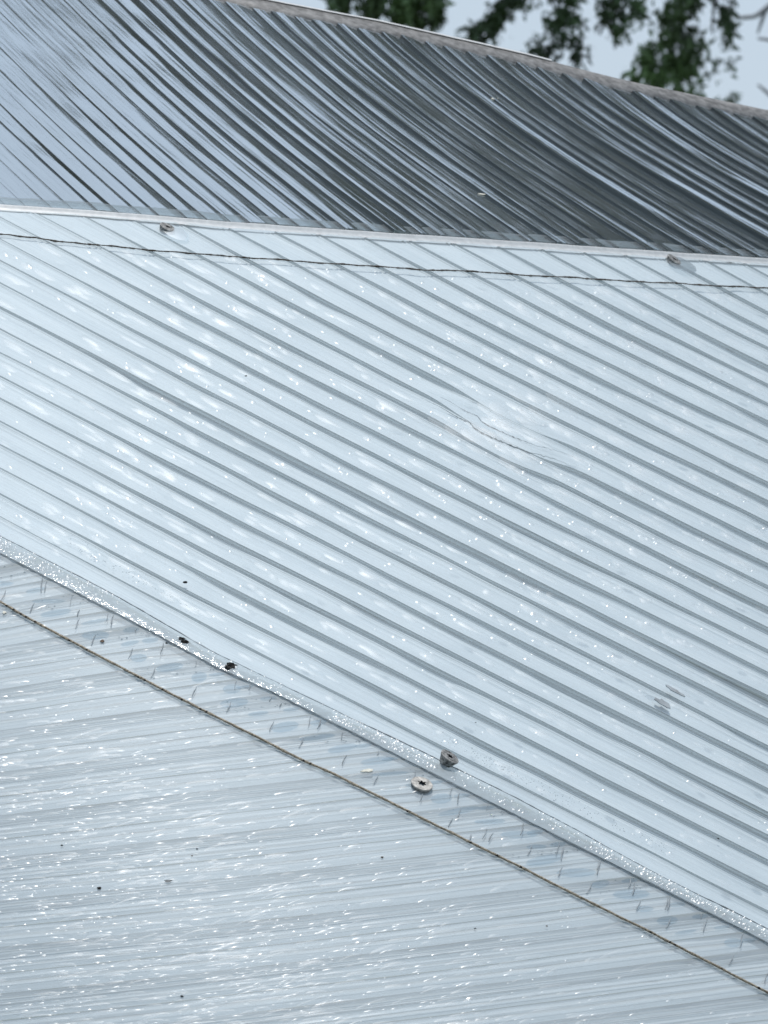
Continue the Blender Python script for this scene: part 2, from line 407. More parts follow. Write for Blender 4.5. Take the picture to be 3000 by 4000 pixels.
# ---- far panel: ribs follow the twist of the sheet
def slope(X, Y):
    return 0.97 - 0.135 * X / 1000. + 0.22 * np.exp(-np.maximum(0, Y - ridge(X)) / 110.) + 0.03 * np.sin(Y / 150.)
def far_curve(xs, n=90):
    pts = [(xs, float(seam1(xs)) - 4)]; x, y = pts[0]; st = 6.0
    while True:
        s = float(slope(x, y)); nx = x - st; ny = y - st * s
        if ny < float(ridge(nx)) + 34 or nx < XL - 1500: break
        x, y = nx, ny; pts.append((x, y))
    a = np.array(pts)[::-1]; t = np.linspace(0, len(a) - 1, n)
    return np.interp(t, np.arange(len(a)), a[:, 0]), np.interp(t, np.arange(len(a)), a[:, 1])
xs = -1300.0; vb = 11.0; k = 0; cache = None
while xs < 6200:
    wpx = [104, 72][k % 2] * (0.85 + 0.3 * random.random())
    Xa, Ya = far_curve(xs + wpx); Xb, Yb = far_curve(xs)
    hb = 0.0012 * np.ones(90) * (1 + .3 * fnoise(300 + k, Xa, 1 / 200.))
    # skin section: a shoulder on the upper side, a flat crown, a short fall to the lower side, fine extrusion ripples
    vs = np.linspace(0, 1, 25)[None, :]
    wm = wpx * 0.00011
    sh_ = np.clip(random.uniform(.0, .24) + (Xa[:, None] - 150) / 2300., .04, .85) + .07 * fnoise(400 + k, Xa, 1 / 160.)[:, None]
    sl = random.uniform(.08, .2) * (1 + .25 * fnoise(500 + k, Xa, 1 / 240.)[:, None])
    fall = random.uniform(.03, .06); rise = sl * wm
    up = np.minimum(vs, sh_) - 0.06 * np.logaddexp(0, (vs - sh_) / 0.03) * 0
    h_ = rise * up
    for q in range(5):
        h_ = h_ + 0.000034 * (0.12 + 0.8 / (1 + np.exp(-(Xa[:, None] - 900) / 260.))) * math.exp(-q * .42) * np.sin(2 * np.pi * (2 + 2.3 * q) * vs + random.uniform(0, 6) + .8 * fnoise(600 + k * 5 + q, Xa, 1 / 300.)[:, None])
    h_[:, 0] *= .3
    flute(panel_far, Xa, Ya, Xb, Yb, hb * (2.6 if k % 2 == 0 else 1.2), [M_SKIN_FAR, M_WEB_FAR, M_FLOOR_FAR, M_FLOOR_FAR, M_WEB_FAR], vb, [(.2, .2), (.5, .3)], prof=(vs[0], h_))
    xs += wpx; vb += 0.011; k += 1
seam_strip("edge_strip", ridge, [(-1, -0.010), (0, 0.0), (2, 0.0014), (16, 0.0016), (34, 0.0012), (37, 0.0002)], M_STRIP, panel_far, x0=-1700, x1=5400, wob=0.6, seed=8)
seam_strip("cut_edge", ridge, [(-3, -0.001), (-2, 0.0018), (5, 0.0021)], M_LIP, panel_far, x0=-1700, x1=2150, wob=0.5, seed=9)
seam_strip("overlap_band", seam1, [(-32, 0.0003), (-30, 0.0007), (-2, 0.0007)], M_TAPE, panel_far, wob=2.2, seed=10)

# ================================================================ WIRES
def tube(name, pts, rad, mat, parent=None, sides=8, jit=0.12, **props):
    pts = np.asarray(pts, float); n = len(pts); T = np.gradient(pts, axis=0); T /= np.linalg.norm(T, axis=1)[:, None]
    up = np.array([0, -.5, .86]); S = np.cross(T, up); S /= np.linalg.norm(S, axis=1)[:, None]; U = np.cross(S, T)
    V = []; F = []
    rad = np.broadcast_to(rad, (n,)) * (1 + jit * rng.standard_normal(n))
    for i in range(n):
        for k in range(sides):
            a = 2 * math.pi * k / sides
            V.append(pts[i] + rad[i] * (math.cos(a) * S[i] + math.sin(a) * U[i]))
    for i in range(n - 1):
        for k in range(sides):
            F.append((i * sides + k, i * sides + (k + 1) % sides, (i + 1) * sides + (k + 1) % sides, (i + 1) * sides + k))
    F.append(tuple(range(sides))[::-1]); F.append(tuple((n - 1) * sides + k for k in range(sides)))
    return mesh_obj(name, V, F, mat, None, None, parent, **props)
w1 = pl([(-700, 905), (0, 922), (142, 934), (209, 947), (400, 966), (500, 973), (620, 987), (700, 993), (900, 1007), (1150, 1026), (1400, 1042), (1533, 1052), (1697, 1061), (1800, 1064), (2100, 1083), (2400, 1100), (2536, 1108), (2900, 1126), (3000, 1131), (3700, 1165)])
w2 = pl([(-700, 2010), (0, 2357), (102, 2416), (271, 2508), (389, 2570), (542, 2651), (782, 2776), (940, 2854), (1184, 2978), (1300, 3029), (1589, 3174), (1835, 3297), (2012, 3384), (2250, 3505), (2535, 3646), (3000, 3886), (3700, 4240)])
X = np.linspace(-1490, 4490, 1200)
tube("wire", P(X, w1(X) + 1.6 * fnoise(5, X, 1 / 60.), 0.0009 + 0 * X), 0.00040 * (1 + .25 * fnoise(6, X, 1 / 20.)), M_TWINE_DK, None, label="thin dark wavy wire lying across the middle panel near its upper edge", category="wire")
X = np.linspace(-1490, 4490, 1500)
tw = tube("twine", P(X, w2(X) + 0.8 * fnoise(15, X, 1 / 40.), 0.0010 + 0 * X), 0.00054 * (1 + .10 * fnoise(16, X, 1 / 15.)), M_TWINE, None, jit=0.05, label="brown weathered twine lying on the nearest panel below the clear seam", category="twine")
def blob(name, c, r, mat, parent=None, seed=0, sc3=(1, 1, 1), sub=2, rough=0.35, **props):
    import bmesh
    bm = bmesh.new(); bmesh.ops.create_icosphere(bm, subdivisions=sub, radius=1.0)
    rr = np.random.default_rng(seed)
    for v in bm.verts:
        k = 1 + rough * rr.standard_normal() * 0.6
        v.co = Vector((v.co.x * r * sc3[0] * k, v.co.y * r * sc3[1] * k, v.co.z * r * sc3[2] * k))
    me = bpy.data.meshes.new(name); bm.to_mesh(me); bm.free(); me.materials.append(mat)
    o = bpy.data.objects.new(name, me); o.location = c; return link(o, parent, **props)
for kx in (27, 55, 82, 102, 138, 271, 340, 541, 565, 635, 711, 782, 805, 1184, 1210, 1589, 1835, 1938, 2030, 2535, 2612, 2632, 2958):
    blob("knot", P(kx, w2(kx) + 2, 0.0012), 0.0005, M_DIRT, tw, seed=kx, sc3=(1.3, 1, .9))
for kx in (30, 142, 205, 240, 620, 720, 1413, 1533, 1697, 2215, 2665, 2940):
    pass

# ================================================================ SCREWS
def frame_at(X, Y, tilt=(0, 0)):
    n = Vector(normal(np.array(float(X)), np.array(float(Y))))
    n = (n + Vector((tilt[0], 0, tilt[1]))).normalized()
    x = Vector((1, 0, 0)); y = n.cross(x).normalized(); x = y.cross(n)
    from mathutils import Matrix
    return Matrix((x, y, n)).transposed()
def rings(prof, seg=40, wobble=0.0, star=None):
    V = []; F = []
    for (r, z) in prof:
        for k in range(seg):
            a = 2 * math.pi * k / seg; V.append((r * math.cos(a), r * math.sin(a), z))
    for i in range(len(prof) - 1):
        for k in range(seg): F.append((i * seg + k, i * seg + (k + 1) % seg, (i + 1) * seg + (k + 1) % seg, (i + 1) * seg + k))
    return V, F
def screw(X, Y, R_, h, tilt, label, mat, mat_side, cone, spin=0.2, recess=0.42, group=None):
    mrot = frame_at(X, Y, tilt)
    root = empty("screw", P(X, Y, 0.0), label, "screw", group, mrot.to_euler())
    # head: countersunk cone, thin rim, flat top whose inner edge is the star recess
    seg = 48
    V, F = rings([(R_ * cone, h - R_ * 0.95), (R_ * 0.97, h - R_ * 0.16), (R_, h - R_ * 0.10), (R_ * 0.985, h - R_ * 0.02), (R_ * 0.95, h)], seg)
    nb = len(V); rec = R_ * recess
    star = []
    for k in range(seg):
        a = 2 * math.pi * k / seg; rr = rec * (0.80 + 0.20 * math.cos(6 * (a + spin)))
        star.append((rr * math.cos(a), rr * math.sin(a)))
    for x, y in star: V.append((x, y, h + 0.00002))
    for k in range(seg): F.append((4 * seg + k, 4 * seg + (k + 1) % seg, nb + (k + 1) % seg, nb + k))
    fm = [1] * (seg * 1) + [0] * (len(F) - seg)
    o = mesh_obj("head", V, F, [mat, mat_side], fm, None, root, smooth=False)
    V = [(x, y, h + 0.00002) for x, y in star] + [(x * .92, y * .92, h - R_ * .35) for x, y in star]
    F = [(k, (k + 1) % seg, seg + (k + 1) % seg, seg + k) for k in range(seg)] + [tuple(range(seg, 2 * seg))]
    mesh_obj("recess", V, F, M_HOLE, None, None, root, smooth=False)
    V, F = rings([(R_ * .42, h - R_ * .9), (R_ * .42, -0.018)], 20)
    mesh_obj("shank", V, F, mat_side, None, None, root)
    return root
screw(1645, 3071, 0.0049, 0.0016, (0.05, 0.10), "flat round screw head with a star recess beside the twine", M_STEEL, M_STEEL_DK, 0.80, 0.35)
screw(1733, 2988, 0.0045, 0.0052, (0.30, 0.02), "tilted countersunk screw standing proud of the clear seam", M_STEEL_DK, M_STEEL_DK, 0.62, 0.1, 0.36)
screw(652, 893, 0.0043, 0.0012, (0.25, 0.0), "small grey screw sunk in the pale panel edge at the left", M_STEEL_DK, M_STEEL_DK, 0.7, 0.3, 0.34, "screws in the upper edge")
screw(2630, 1018, 0.0044, 0.0012, (0.22, 0.0), "small grey screw sunk in the pale panel edge at the right", M_STEEL_DK, M_STEEL_DK, 0.7, 0.0, 0.34, "screws in the upper edge")

# ================================================================ SEALANT, BUBBLES
def glint_material(name, rough, gain):
    m, t, o = new_mat(name)
    gl = N(t, 'ShaderNodeBsdfGlossy'); gl.inputs['Roughness'].default_value = rough
    tr = N(t, 'ShaderNodeBsdfTransparent')
    fr = N(t, 'ShaderNodeFresnel'); fr.inputs['IOR'].default_value = 1.58
    mx = N(t, 'ShaderNodeMixShader'); L(t, math_n(t, 'MULTIPLY', fr.outputs[0], gain), mx.inputs[0])
    L(t, tr.outputs[0], mx.inputs[1]); L(t, gl.outputs[0], mx.inputs[2]); L(t, mx.outputs[0], o.inputs[0]); return m
M_GLINT = glint_material("glint_dome", 0.34, 0.075)  # for clear domes added on the skin to produce the sun sparkles
M_SHARP = glint_material("glint_dome_sharp", 0.26, 0.16)
M_SOFT = glint_material("soft_sheen_dome", 0.55, 0.055)
M_BEADGLINT = glint_material("bead_glint_dome", 0.33, 0.14)
def glint_domes(name, items, mat, parent, lift=0.00035):
    """shallow clear lens-shaped domes, added to make sun glints; also shapes dabs and tinted patches; item = (X, Y, half length px, half width px, slope of the rib, steepness)"""
    it = np.array(items); n = len(it); seg = 10; rings_ = [0.0, 0.4, 0.75, 1.0]
    loc = [(0.0, 0.0, 1.0)] + [(r_ * math.cos(2 * math.pi * k / seg), r_ * math.sin(2 * math.pi * k / seg), 1 - r_ * r_) for r_ in rings_[1:] for k in range(seg)]
    loc = np.array(loc); m = len(loc)
    ca = 1 / np.sqrt(1 + it[:, 4] ** 2); sa = it[:, 4] * ca
    dx = loc[None, :, 0] * it[:, 2:3]; dy = loc[None, :, 1] * it[:, 3:4]
    X = it[:, 0:1] + dx * ca[:, None] - dy * sa[:, None]; Y = it[:, 1:2] + dx * sa[:, None] + dy * ca[:, None]
    wm = it[:, 3:4] / FP * 2.7 * 1.5
    h = loc[None, :, 2] * wm * 0.5 * it[:, 5:6] + lift
    V = P(X, Y, h).reshape(-1, 3); F = []
    base_f = [(0, 1 + k, 1 + (k + 1) % seg) for k in range(seg)]
    quads = [(1 + r * seg + k, 1 + (r + 1) * seg + k, 1 + (r + 1) * seg + (k + 1) % seg, 1 + r * seg + (k + 1) % seg) for r in range(2) for k in range(seg)]
    for i in range(n):
        F += [tuple(a + i * m for a in f) for f in base_f + quads]
    o = mesh_obj(name, V, F, mat, None, None, parent); o['kind'] = 'stuff'; return o
def mid_items(n, seed, la, lb, wa, wb, st):
    r = np.random.default_rng(seed); out_ = []
    while len(out_) < n:
        i = r.integers(-24, 10); X = r.uniform(-300, 3400); s_ = r.choice([.5, .62, .75]) + r.normal(0, .06)
        Y = mid_line(i)(X) * (1 - s_) + mid_line(i + 1)(X) * s_
        X = X + 0.0
        if Y < seam1(X) + 140 or Y > seam2_top(X) - 40: continue
        # glints gather in slanted rows that cross the ribs, and towards the right and the middle
        row = math.sin((X * .92 + Y * .75) / 34.0 + r.normal(0, .5)); dens = .25 + .5 * math.exp(-((X - 2500) / 900) ** 2 - ((Y - 1900) / 700) ** 2) + .45 * math.exp(-((X * .8 + Y * .6 - 1500) / 160) ** 2)
        if r.random() > dens * (1.3 if row > .2 else .35): continue
        out_.append((X, Y, r.uniform(la, lb), r.uniform(wa, wb), .51, r.uniform(*st)))
    return out_
glint_domes("glint_domes", mid_items(600, 31, 6, 18, 3, 9, (.7, 1.0)), M_GLINT, panel_mid)
glint_domes("glint_domes", mid_items(1000, 32, 22, 60, 6, 13, (.55, .9)), M_SOFT, panel_mid)
def near_items(n, seed, la, lb, wa, wb, st):
    r = np.random.default_rng(seed); out_ = []
    while len(out_) < n:
        X = r.uniform(-1500, 3600); Y = r.uniform(2150, 4500)
        d = Y - seam2(X)
        if d < 60: continue
        dens = (.10 + .9 / (1 + math.exp(-(d - 620) / 150.))) * (.45 + .55 * math.exp(-max(0, X - 900) / 1500.))
        clus = .5 + .5 * math.sin(X / 61. + math.sin(Y / 37.) * 2) * math.sin(Y / 23. + X / 210.)
        if r.random() > dens * (.25 + clus): continue
        out_.append((X, Y, r.uniform(la, lb) , r.uniform(wa, wb), -.11 - (.25 if r.random() < .25 else 0), r.uniform(*st)))
    return out_
glint_domes("glint_domes", near_items(3400, 41, 7, 30, 3.5, 10, (.45, .85)), M_GLINT, panel_near)
glint_domes("glint_domes", near_items(380, 43, 5, 20, 3, 9, (.45, .85)), M_SHARP, panel_near)
glint_domes("glint_domes", mid_items(110, 33, 6, 14, 4, 8, (.7, 1.0)), M_SHARP, panel_mid)
_r = np.random.default_rng(3)
glint_domes("glint_domes", [(1975 + _r.normal(0, 110), 1690 + _r.normal(0, 45), _r.uniform(40, 90), _r.uniform(14, 26), .51, _r.uniform(.4, .7)) for _ in range(26)], M_SOFT, panel_mid)  # domes added for a bright ripple of sheen over the dent
glint_domes("glint_domes", near_items(2500, 42, 18, 70, 5, 13, (.4, .8)), M_SOFT, panel_near)
M_PATCH, _t, _o = new_mat("tinted_patch")
_tr = N(_t, 'ShaderNodeBsdfTransparent'); _tr.inputs['Color'].default_value = (0.86, 0.90, 0.93, 1); L(_t, _tr.outputs[0], _o.inputs[0])  # see-through ovals with a slight bluish tint
its = []
_r = np.random.default_rng(12)
for j in range(-12, 3):
    for s_ in (.12, .43, .8):
        f0 = near_main(j); f1 = near_main(j + 1); f = lambda x: f0(x) * (1 - s_) + f1(x) * s_
        x = cross(f, seam2, XL, XR)
        if x is None: continue
        x2 = x - _r.uniform(90, 190)
        its.append((x2, float(f(x2)), _r.uniform(30, 85), _r.uniform(7, 20), _r.uniform(-.2, .0), .02))
        if _r.random() < .6: its.append((x - 40, float(f(x - 40)), 34, _r.uniform(7, 12), -.11, .02))
glint_domes("tinted_patches", its, M_PATCH, panel_near, 0.0004)
def bead():
    n = 700; m = 7
    X = np.linspace(XL, XR, n)[:, None]
    s = np.linspace(0, 1, m)[None, :]
    Y = (seam2_top(X) + 3) * (1 - s) + (seam2(X) - 1) * s; X2 = X + 0 * s
    h = 0.0010 + 0.0006 * np.sin(np.pi * s) + 0.00012 * rng.standard_normal((n, m)) * np.sin(np.pi * s)
    p = P(X2, Y, h); g = Grid(); g.add(p, np.stack([X2 * 1e-4, Y * 1e-4], -1), 0)
    g.build("sealant_bead", [M_GEL], panel_near)
    r = np.random.default_rng(6); it = []
    for _ in range(800):
        X = r.choice([r.uniform(-300, 420), r.uniform(1300, 1720), r.uniform(1800, 3400), r.uniform(2300, 3400), r.uniform(-300, 3400)]); s_ = r.uniform(.12, .9)
        it.append((X, float(seam2_top(X) * (1 - s_) + seam2(X) * s_), r.uniform(4, 12), r.uniform(3, 9), .5 * r.uniform(-1, 2), r.uniform(.8, 1.6)))
    glint_domes("glint_domes", it, M_BEADGLINT, panel_near, 0.0015)
bead()
glint_domes("sealant_dab", [(684, 908, 62, 24, 0.45, .12), (2664, 1034, 62, 24, 0.45, .12)], M_TAPE, panel_mid, 0.0002)
X = np.linspace(XL, XR, 500)
tube("seam_gap", P(X, seam2(X) + 1.5 * fnoise(71, X, 1 / 70.), 0.0007 + 0 * X), 0.00016, M_REFLECT_MARK, panel_near, 6, .25)
tube("seam_gap", P(X, seam2_top(X) + 1.5 * fnoise(72, X, 1 / 90.), 0.0009 + 0 * X), 0.0002 * (1 + .4 * fnoise(9, X, 1 / 200.)), M_REFLECT_MARK, panel_mid, 6, .25)
def bubbles(name, fn, count, rlo, rhi, parent, seed, mat=M_DROP):
    r = np.random.default_rng(seed); V = []; F = []
    ico_v = np.array([(0, 0, 1), (.894, 0, .447), (.276, .851, .447), (-.724, .526, .447), (-.724, -.526, .447), (.276, -.851, .447),
                      (.724, .526, -.447), (-.276, .851, -.447), (-.894, 0, -.447), (-.276, -.851, -.447), (.724, -.526, -.447), (0, 0, -1)])
    ico_f = [(0, 1, 2), (0, 2, 3), (0, 3, 4), (0, 4, 5), (0, 5, 1), (1, 6, 2), (2, 7, 3), (3, 8, 4), (4, 9, 5), (5, 10, 1), (6, 7, 2), (7, 8, 3), (8, 9, 4), (9, 10, 5), (10, 6, 1), (11, 7, 6), (11, 8, 7), (11, 9, 8), (11, 10, 9), (11, 6, 10)]
    for _ in range(count):
        X, Y = fn(r); rad = r.uniform(rlo, rhi); b = len(V)
        c = P(X, Y, rad * 0.3)
        for v in ico_v: V.append(c + v * rad * np.array([r.uniform(.8, 1.5), 1, r.uniform(.8, 1.2)]))
        F += [(a + b, d + b, e + b) for a, d, e in ico_f]
    o = mesh_obj(name, V, F, mat, None, None, parent); o['kind'] = 'stuff'; return o
l9 = mid_line(9)
def f_row(r):
    X = r.choice([r.uniform(250, 780), r.uniform(1720, 2300), r.uniform(1750, 2600)]); return X, l9(X) - 34 + r.normal(0, 5 + 6 * (X > 1700))
bubbles("bubbles", f_row, 260, .00012, .0003, panel_mid, 2)
def f_mid8(r):
    X = r.uniform(-200, 700); return X, mid_line(8)(X) + 26 + r.normal(0, 2)
bubbles("bubbles", f_mid8, 60, .0001, .0002, panel_mid, 3)
# bubbles trapped under the near panel's edge, in the cells
def f_near(r):
    j = r.integers(-9, 2); f0 = near_main(j); f1 = near_main(j + 1); s = r.choice([0.08, 0.24, 0.3]) + r.normal(0, .012)
    f = lambda x: f0(x) * (1 - s) + f1(x) * s
    x = cross(f, end2, XL, XR)
    if x is None: x = 200
    X = x - abs(r.normal(0, 130)) - 10
    return X, f(X)
bubbles("bubbles", f_near, 500, .00015, .00042, panel_near, 4)
# short dark strips standing in for reflections of the cell ends along the seam
def end_reflection(X0, Y0, X1, Y1, parent, rad=0.0002, mat=M_REFLECT_MARK, bow=1.2, seed=0):
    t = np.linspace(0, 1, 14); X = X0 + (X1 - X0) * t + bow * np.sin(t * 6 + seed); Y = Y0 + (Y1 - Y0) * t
    return tube("end_reflection", P(X, Y, 0.0004 + 0 * t), rad * (0.5 + np.sin(np.pi * t)), mat, parent, 6)
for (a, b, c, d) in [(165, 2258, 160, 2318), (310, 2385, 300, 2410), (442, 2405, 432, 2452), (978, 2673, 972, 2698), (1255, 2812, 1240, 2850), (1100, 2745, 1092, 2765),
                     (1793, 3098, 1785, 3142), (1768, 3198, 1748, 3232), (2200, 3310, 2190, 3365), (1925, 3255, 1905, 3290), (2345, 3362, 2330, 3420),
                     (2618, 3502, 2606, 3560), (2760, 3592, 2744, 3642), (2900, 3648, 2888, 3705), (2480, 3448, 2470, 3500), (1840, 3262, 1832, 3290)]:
    end_reflection(a, b, c, d, panel_near, seed=a)

X = np.array([1640, 1720, 1790, 1835, 1850, 1880, 1930, 1990, 2060, 2140, 2230]); Y = np.array([1556, 1592, 1634, 1652, 1672, 1692, 1714, 1741, 1766, 1786, 1822])
t = np.linspace(0, 10, 90); xx = np.interp(t, range(11), X); yy = np.interp(t, range(11), Y) + 1.5 * rng.standard_normal(90) * (xx > 1900)
tube("crack", P(xx, yy, 0.0003 + 0 * xx), 0.0003 * np.sin(np.pi * np.linspace(0.03, .97, 90)), M_CRACK, panel_mid, 6, .3)
tube("crack", P(xx + 30, yy - 26, 0.0002 + 0 * xx), 0.00018 * np.sin(np.pi * np.linspace(0.03, .97, 90)), M_REFLECT_MARK, panel_mid, 6, .3)
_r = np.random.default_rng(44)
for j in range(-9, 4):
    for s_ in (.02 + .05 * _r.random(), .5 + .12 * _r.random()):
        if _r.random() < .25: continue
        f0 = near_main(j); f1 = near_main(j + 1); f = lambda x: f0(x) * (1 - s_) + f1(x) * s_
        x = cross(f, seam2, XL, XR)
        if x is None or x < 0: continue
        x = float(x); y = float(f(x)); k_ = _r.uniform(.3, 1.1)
        end_reflection(x - 8, y + 6, x - 8 - 14 * k_, y + 62 * k_, panel_near, rad=.00022 * _r.uniform(.3, 1), seed=x)
        x2 = x - _r.uniform(110, 170); end_reflection(x2, float(f(x2)) + 8, x2 - 18, float(f(x2)) + 50, panel_near, rad=.00016, seed=x2)
# ================================================================ DIRT
def clump(X, Y, r, label, seed, cnt=9):
    root = empty("dirt_clump", P(X, Y, 0.0005), label, "dirt")
    rr = np.random.default_rng(seed)
    for k in range(cnt):
        a = rr.uniform(0, 6.28); d = rr.uniform(0, r) ** 1.0
        p = Vector(P(X + math.cos(a) * d, Y + math.sin(a) * d * .7, 0.001)) - root.location
        blob("crumb", p, rr.uniform(.0007, .0017), M_DIRT, root, seed + k, (rr.uniform(.7, 1.5), 1, rr.uniform(.6, 1)), 2, .5)
    for k in range(14):
        a = rr.uniform(0, 6.28); d = rr.uniform(.6, 2.2) * r
        p = Vector(P(X + math.cos(a) * d, Y + math.sin(a) * d * .7, 0.0006)) - root.location
        blob("grain", p, rr.uniform(.0001, .0003), M_BROWN, root, seed + 50 + k, (1.5, 1, .7), 1, .4)
clump(718, 2518, 11, "small black dirt clump on the clear seam, upper of the two", 3, 7)
clump(703, 2506, 6, "tiny black dirt crumbs just left of the upper dirt clump", 13, 3)
clump(892, 2614, 16, "larger black dirt clump on the clear seam, lower of the two", 23, 12)
specks = [(724, 2277, .0011, "black speck with a pale tail on a rib of the middle panel", M_DIRT), (650, 2513, .0006, "tiny dark speck left of the upper dirt clump", M_DIRT),
          (960, 1470, .0007, "dark speck on a rib in the upper middle panel", M_DIRT), (1858, 2823, .0004, "tiny grey speck on a rib above the screws", M_DIRT),
          (388, 3471, .0010, "dark seed lying on the nearest panel at the left", M_DIRT), (242, 3303, .0006, "small dark speck on the nearest panel near the left edge", M_DIRT),
          (770, 3317, .0005, "small dark speck on the nearest panel below the twine", M_DIRT), (750, 3343, .0005, "tiny brown speck on the nearest panel, lower of a pair", M_BROWN),
          (710, 3893, .0008, "dark upright speck near the bottom edge of the nearest panel", M_DIRT), (1492, 3350, .0007, "brown speck on the nearest panel under the twine", M_BROWN),
          (1855, 3628, .0006, "grey oval speck low on the nearest panel at the right", M_GREYSTAIN), (2135, 3618, .0005, "olive speck on the nearest panel under the right end of the twine", M_BROWN),
          (2805, 3277, .0006, "dark crumb on a grey rib at the lower right of the middle panel", M_DIRT), (2740, 1155 - 0, .0003, "pinhead speck under the wire at the right", M_BROWN),
          (2617, 2685, .0006, "grey dot above the smudge on the middle panel", M_GREYSTAIN)]
for (x, y, r, lab, mt) in specks:
    blob("speck", P(x, y, r * .3), r * .62, mt, None, x, (1.4, .8, .8), 2, .3, label=lab, category="dirt")
def flake(X, Y, w_, h_, ang, label, mat, name="flake", seed=0):
    rr = np.random.default_rng(seed); pts = []
    for k in range(14):
        a = 2 * math.pi * k / 14; q = 1 + .25 * rr.standard_normal() * .8
        dx = math.cos(a) * w_ * q; dy = math.sin(a) * h_ * q
        pts.append((X + dx * math.cos(ang) - dy * math.sin(ang), Y + dx * math.sin(ang) + dy * math.cos(ang)))
    a = np.array(pts); top = P(a[:, 0], a[:, 1], np.full(14, .0007)); bot = P(a[:, 0], a[:, 1], np.full(14, .0004))
    V = list(top) + list(bot); F = [tuple(range(14))[::-1]] + [(k, (k + 1) % 14, 14 + (k + 1) % 14, 14 + k) for k in range(14)]
    return mesh_obj(name, V, F, mat, None, None, None, smooth=False, label=label, category="flake")
flake(1432, 3014, 26, 5, -.1, "cream paint flake on the nearest panel left of the flat screw", M_FLAKE, seed=4)
flake(658, 3444, 15, 3, -.1, "thin olive grass chip on the nearest panel", M_GREYSTAIN, seed=5)
flake(18, 2396, 6, 5, 0, "white chip beside the twine at the left edge", M_FLAKE, seed=6)
flake(400, 2508, 8, 5, 0, "small orange brown crumb above the twine", M_BROWN, seed=7)
flake(656, 2503, 14, 3, .6, "white sliver on the clear seam left of the dirt clumps", M_FLAKE, seed=8)
flake(1930, 388, 12, 3, .1, "white chip on the dark upper panel", M_FLAKE, seed=9)
flake(1884, 762, 16, 2, .1, "straw chip low on the dark upper panel", M_FLAKE, seed=10)
flake(2585, 2748, 34, 9, .5, "grey smudged mark on a pale flute at the right", M_REFLECT_MARK, seed=11)
flake(2632, 2700, 46, 5, .5, "long dark smear along a grey rib at the right", M_REFLECT_MARK, seed=12)

# ================================================================ TREES BEHIND
M_LEAF = plain("dark_leaves", (0.06, 0.11, 0.04), 0.55, 0, 0.45, 3)
M_LEAF2 = plain("green_leaves", (0.10, 0.17, 0.06), 0.55, 0, 0.4, 3)
M_CROWN = plain("lightened_crown_leaves", (0.11, 0.15, 0.11), 0.5, 0, 0.45, 3)  # leaf colour lightened so the crown mirrors less black in the far panel
M_BARK = plain("bark", (0.07, 0.06, 0.055), 0.9, 0, 0.3, 8)
D = 25.0
def S(X, Y, d=D): return np.array([(X - 1500) / FP * d, d, (2000 - Y) / FP * d])
def leaves(name, centers, parent, mat, size, seed, elong=2.4):
    r = np.random.default_rng(seed); c = np.asarray(centers); n = len(c)
    a = r.standard_normal((n, 3)); a[:, 2] -= 1.2; a /= np.linalg.norm(a, axis=1)[:, None]
    b = np.cross(a, r.standard_normal((n, 3))); b /= np.linalg.norm(b, axis=1)[:, None]
    s = size * r.uniform(.6, 1.4, n)[:, None]
    V = np.stack([c, c + a * s * .5 * elong + b * s * .5, c + a * s * elong, c + a * s * .5 * elong - b * s * .5], 1).reshape(-1, 3)
    F = np.arange(4 * n).reshape(-1, 4)
    o = mesh_obj(name, V, F, mat, None, None, parent, smooth=False)
    o['kind'] = 'stuff'; return o
def cluster(segments, n, seed):
    """points round hanging sprays; each segment is (x0,y0,x1,y1,width) on the elevation at the tree's distance"""
    r = np.random.default_rng(seed); out_ = []
    wts = np.array([math.hypot(s[2] - s[0], s[3] - s[1]) * s[4] for s in segments]); wts = wts / wts.sum()
    for s, k in zip(segments, (wts * n).astype(int)):
        sub = [(r.uniform(0, 1), r.normal(0, .6)) for _ in range(max(3, int(k / 22)))]
        for (t, o_) in sub:
            cx = s[0] + (s[2] - s[0]) * t + o_ * s[4]; cy = s[1] + (s[3] - s[1]) * t; dz = r.normal(0, s[4] * .0011)
            for _ in range(22):
                q = S(cx + r.normal(0, 14), cy + abs(r.normal(0, 38)) - 15); q[1] += dz + r.normal(0, .02); out_.append(q)
    return out_
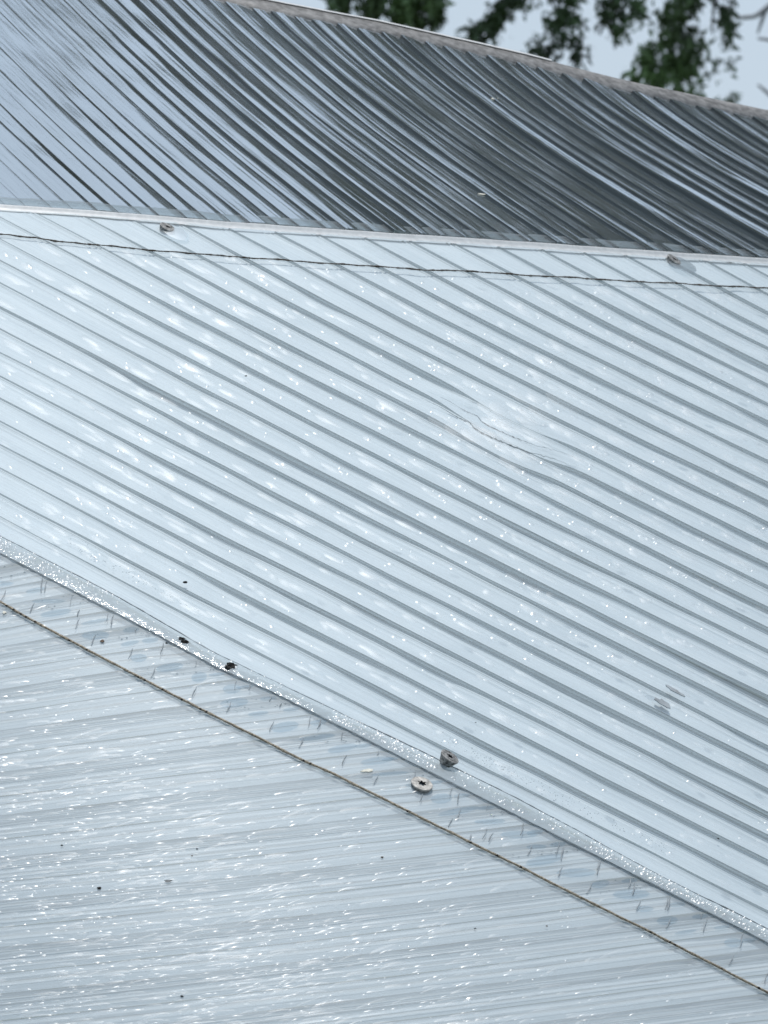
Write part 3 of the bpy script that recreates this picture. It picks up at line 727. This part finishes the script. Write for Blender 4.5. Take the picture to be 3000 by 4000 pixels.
def tree(name, base_xy, label, sprays, crown_c, crown_r, n_crown, mat, seed, leafsize=.016, trunk_r=.28):
    root = empty(name, (base_xy[0], base_xy[1], -6), label, "tree")
    rr = np.random.default_rng(seed); off = np.array(root.location)
    top = np.array(crown_c) - off
    pts = [np.array([0, 0, 0.]), np.array([.1, .1, top[2] * .35]), top * np.array([.5, .5, .7]), top]
    t = np.linspace(0, 3, 20); pp = np.stack([np.interp(t, range(4), [p[k] for p in pts]) for k in range(3)], 1)
    tube("trunk", pp, np.linspace(trunk_r, trunk_r * .3, 20), M_BARK, root, 10, .03)
    for k in range(7):
        e = top + rr.standard_normal(3) * np.array(crown_r) * .55; s0 = pp[10 + k]
        tt = np.linspace(0, 1, 8)[:, None]; tube("limb", s0 + (e - s0) * tt + np.array([0, 0, .4]) * np.sin(tt * 3.1), np.linspace(trunk_r * .35, .03, 8), M_BARK, root, 7, .03)
    if n_crown:
        c = []
        for _ in range(n_crown // 60):
            d = rr.standard_normal(3); d /= np.linalg.norm(d); q = top + d * np.array(crown_r) * rr.uniform(.35, 1.0)
            c.append(q + rr.standard_normal((60, 3)) * np.array([.45, .45, .55]))
        leaves("crown", np.concatenate(c), root, mat, .13, seed)
    for k, (sg, nn, m2) in enumerate(sprays):
        pts_ = np.array(cluster(sg, nn, seed + k)) - off
        leaves("hanging_spray", pts_, root, m2, leafsize, seed + 20 + k)
        s_ = sg[0]; a = S(s_[0], s_[1] - 120) - off; b = S(s_[2], s_[3]) - off
        tt = np.linspace(0, 1, 12)[:, None]; tube("twig", a + (b - a) * tt + .02 * np.sin(tt * 5), np.linspace(.010, .003, 12), M_BARK, root, 6, .1)
    return root
tree("weeping_tree", (7.0, 25), "large dark weeping tree whose leafy sprays hang into the sky above the roof",
     [([(2740, -150, 2650, 60, 60), (2640, 40, 2560, 230, 55), (2690, 100, 2680, 360, 48), (2540, 230, 2470, 290, 40), (2650, 230, 2540, 340, 60)], 2600, M_LEAF2),
      ([(2790, -120, 2800, 120, 45), (2830, 60, 2850, 260, 22), (2770, 120, 2760, 250, 30)], 420, M_LEAF),
      ([(2420, -150, 2400, 60, 60), (2380, 20, 2420, 130, 28), (2500, -80, 2480, 60, 40)], 900, M_LEAF),
      ([(2230, -120, 2190, 60, 40), (2190, 30, 2130, 230, 38), (2240, 40, 2260, 230, 20), (2100, 140, 2050, 190, 24)], 1000, M_LEAF),
      ([(2080, -120, 1980, 10, 45), (1970, 10, 1890, 110, 38), (1880, 90, 1790, 130, 22), (1920, 60, 1890, 150, 20)], 1000, M_LEAF)],
     (13.2, 24.5, 15.2), (9.0, 6.0, 7.4), 42000, M_CROWN, 5)
tree("leafy_tree", (-5.0, 29), "green leafy tree top peeping over the roof ridge, left of the hanging sprays",
     [([(1600, -160, 1600, 60, 70), (1480, -60, 1470, 20, 55), (1680, -20, 1690, 60, 30), (1330, -60, 1340, 10, 40)], 1900, M_LEAF2)],
     (0.5, 29, 17.6), (7.5, 4, 6.6), 34000, M_CROWN, 9, .02, .2)
bt = empty("bare_tree", (4.5, 40, -6), "distant pale bare branches at the upper right corner", "tree")
off = np.array(bt.location)
M_PALE = plain("pale_bark", (0.30, 0.31, 0.33), 0.9, 0, .2, 5)
tube("trunk", np.array([S(4300, 6000, 40), S(4250, 3000, 40), S(4200, 1000, 40), S(4100, -600, 40)]) - off, np.array([.2, .17, .13, .06]), M_PALE, bt, 8, .02)
for pts in ([(4180, 300), (3500, -120), (3060, -20), (2950, 65), (2880, 70), (2820, 30)], [(4200, 700), (3300, 250), (3040, 160), (2960, 150)], [(4200, 900), (3300, 520), (3020, 380), (2960, 330)], [(3060, -20), (2990, 40), (2960, 130)]):
    a = np.array([S(x, y, 40) for x, y in pts]); t = np.linspace(0, len(a) - 1, 30)
    tube("branch", np.stack([np.interp(t, range(len(a)), a[:, k]) for k in range(3)], 1) - off, np.linspace(.03, .008, 30), M_PALE, bt, 6, .05)
sh = empty("shrub", (1350 / FP * D, D, -6), "small green shrub tip just showing over the ridge at the right", "shrub")
leaves("crown", np.array(cluster([(2840, 420, 2860, 372, 22), (2790, 410, 2800, 385, 16)], 160, 77)) - np.array(sh.location), sh, M_LEAF2, .014, 4)
tube("stem", np.array([(0, 0, 0), (0, 0, 5), tuple(S(2850, 400) - np.array(sh.location))]), np.array([.04, .03, .01]), M_BARK, sh, 6)

# ================================================================ GROUND
M_GROUND = plain("grassy_ground", (0.07, 0.085, 0.04), 0.95, 0, .35, .4)
mesh_obj("ground", [(-800, -800, -6), (800, -800, -6), (800, 800, -6), (-800, 800, -6)], [(0, 1, 2, 3)], M_GROUND, None, None, None, kind="structure")
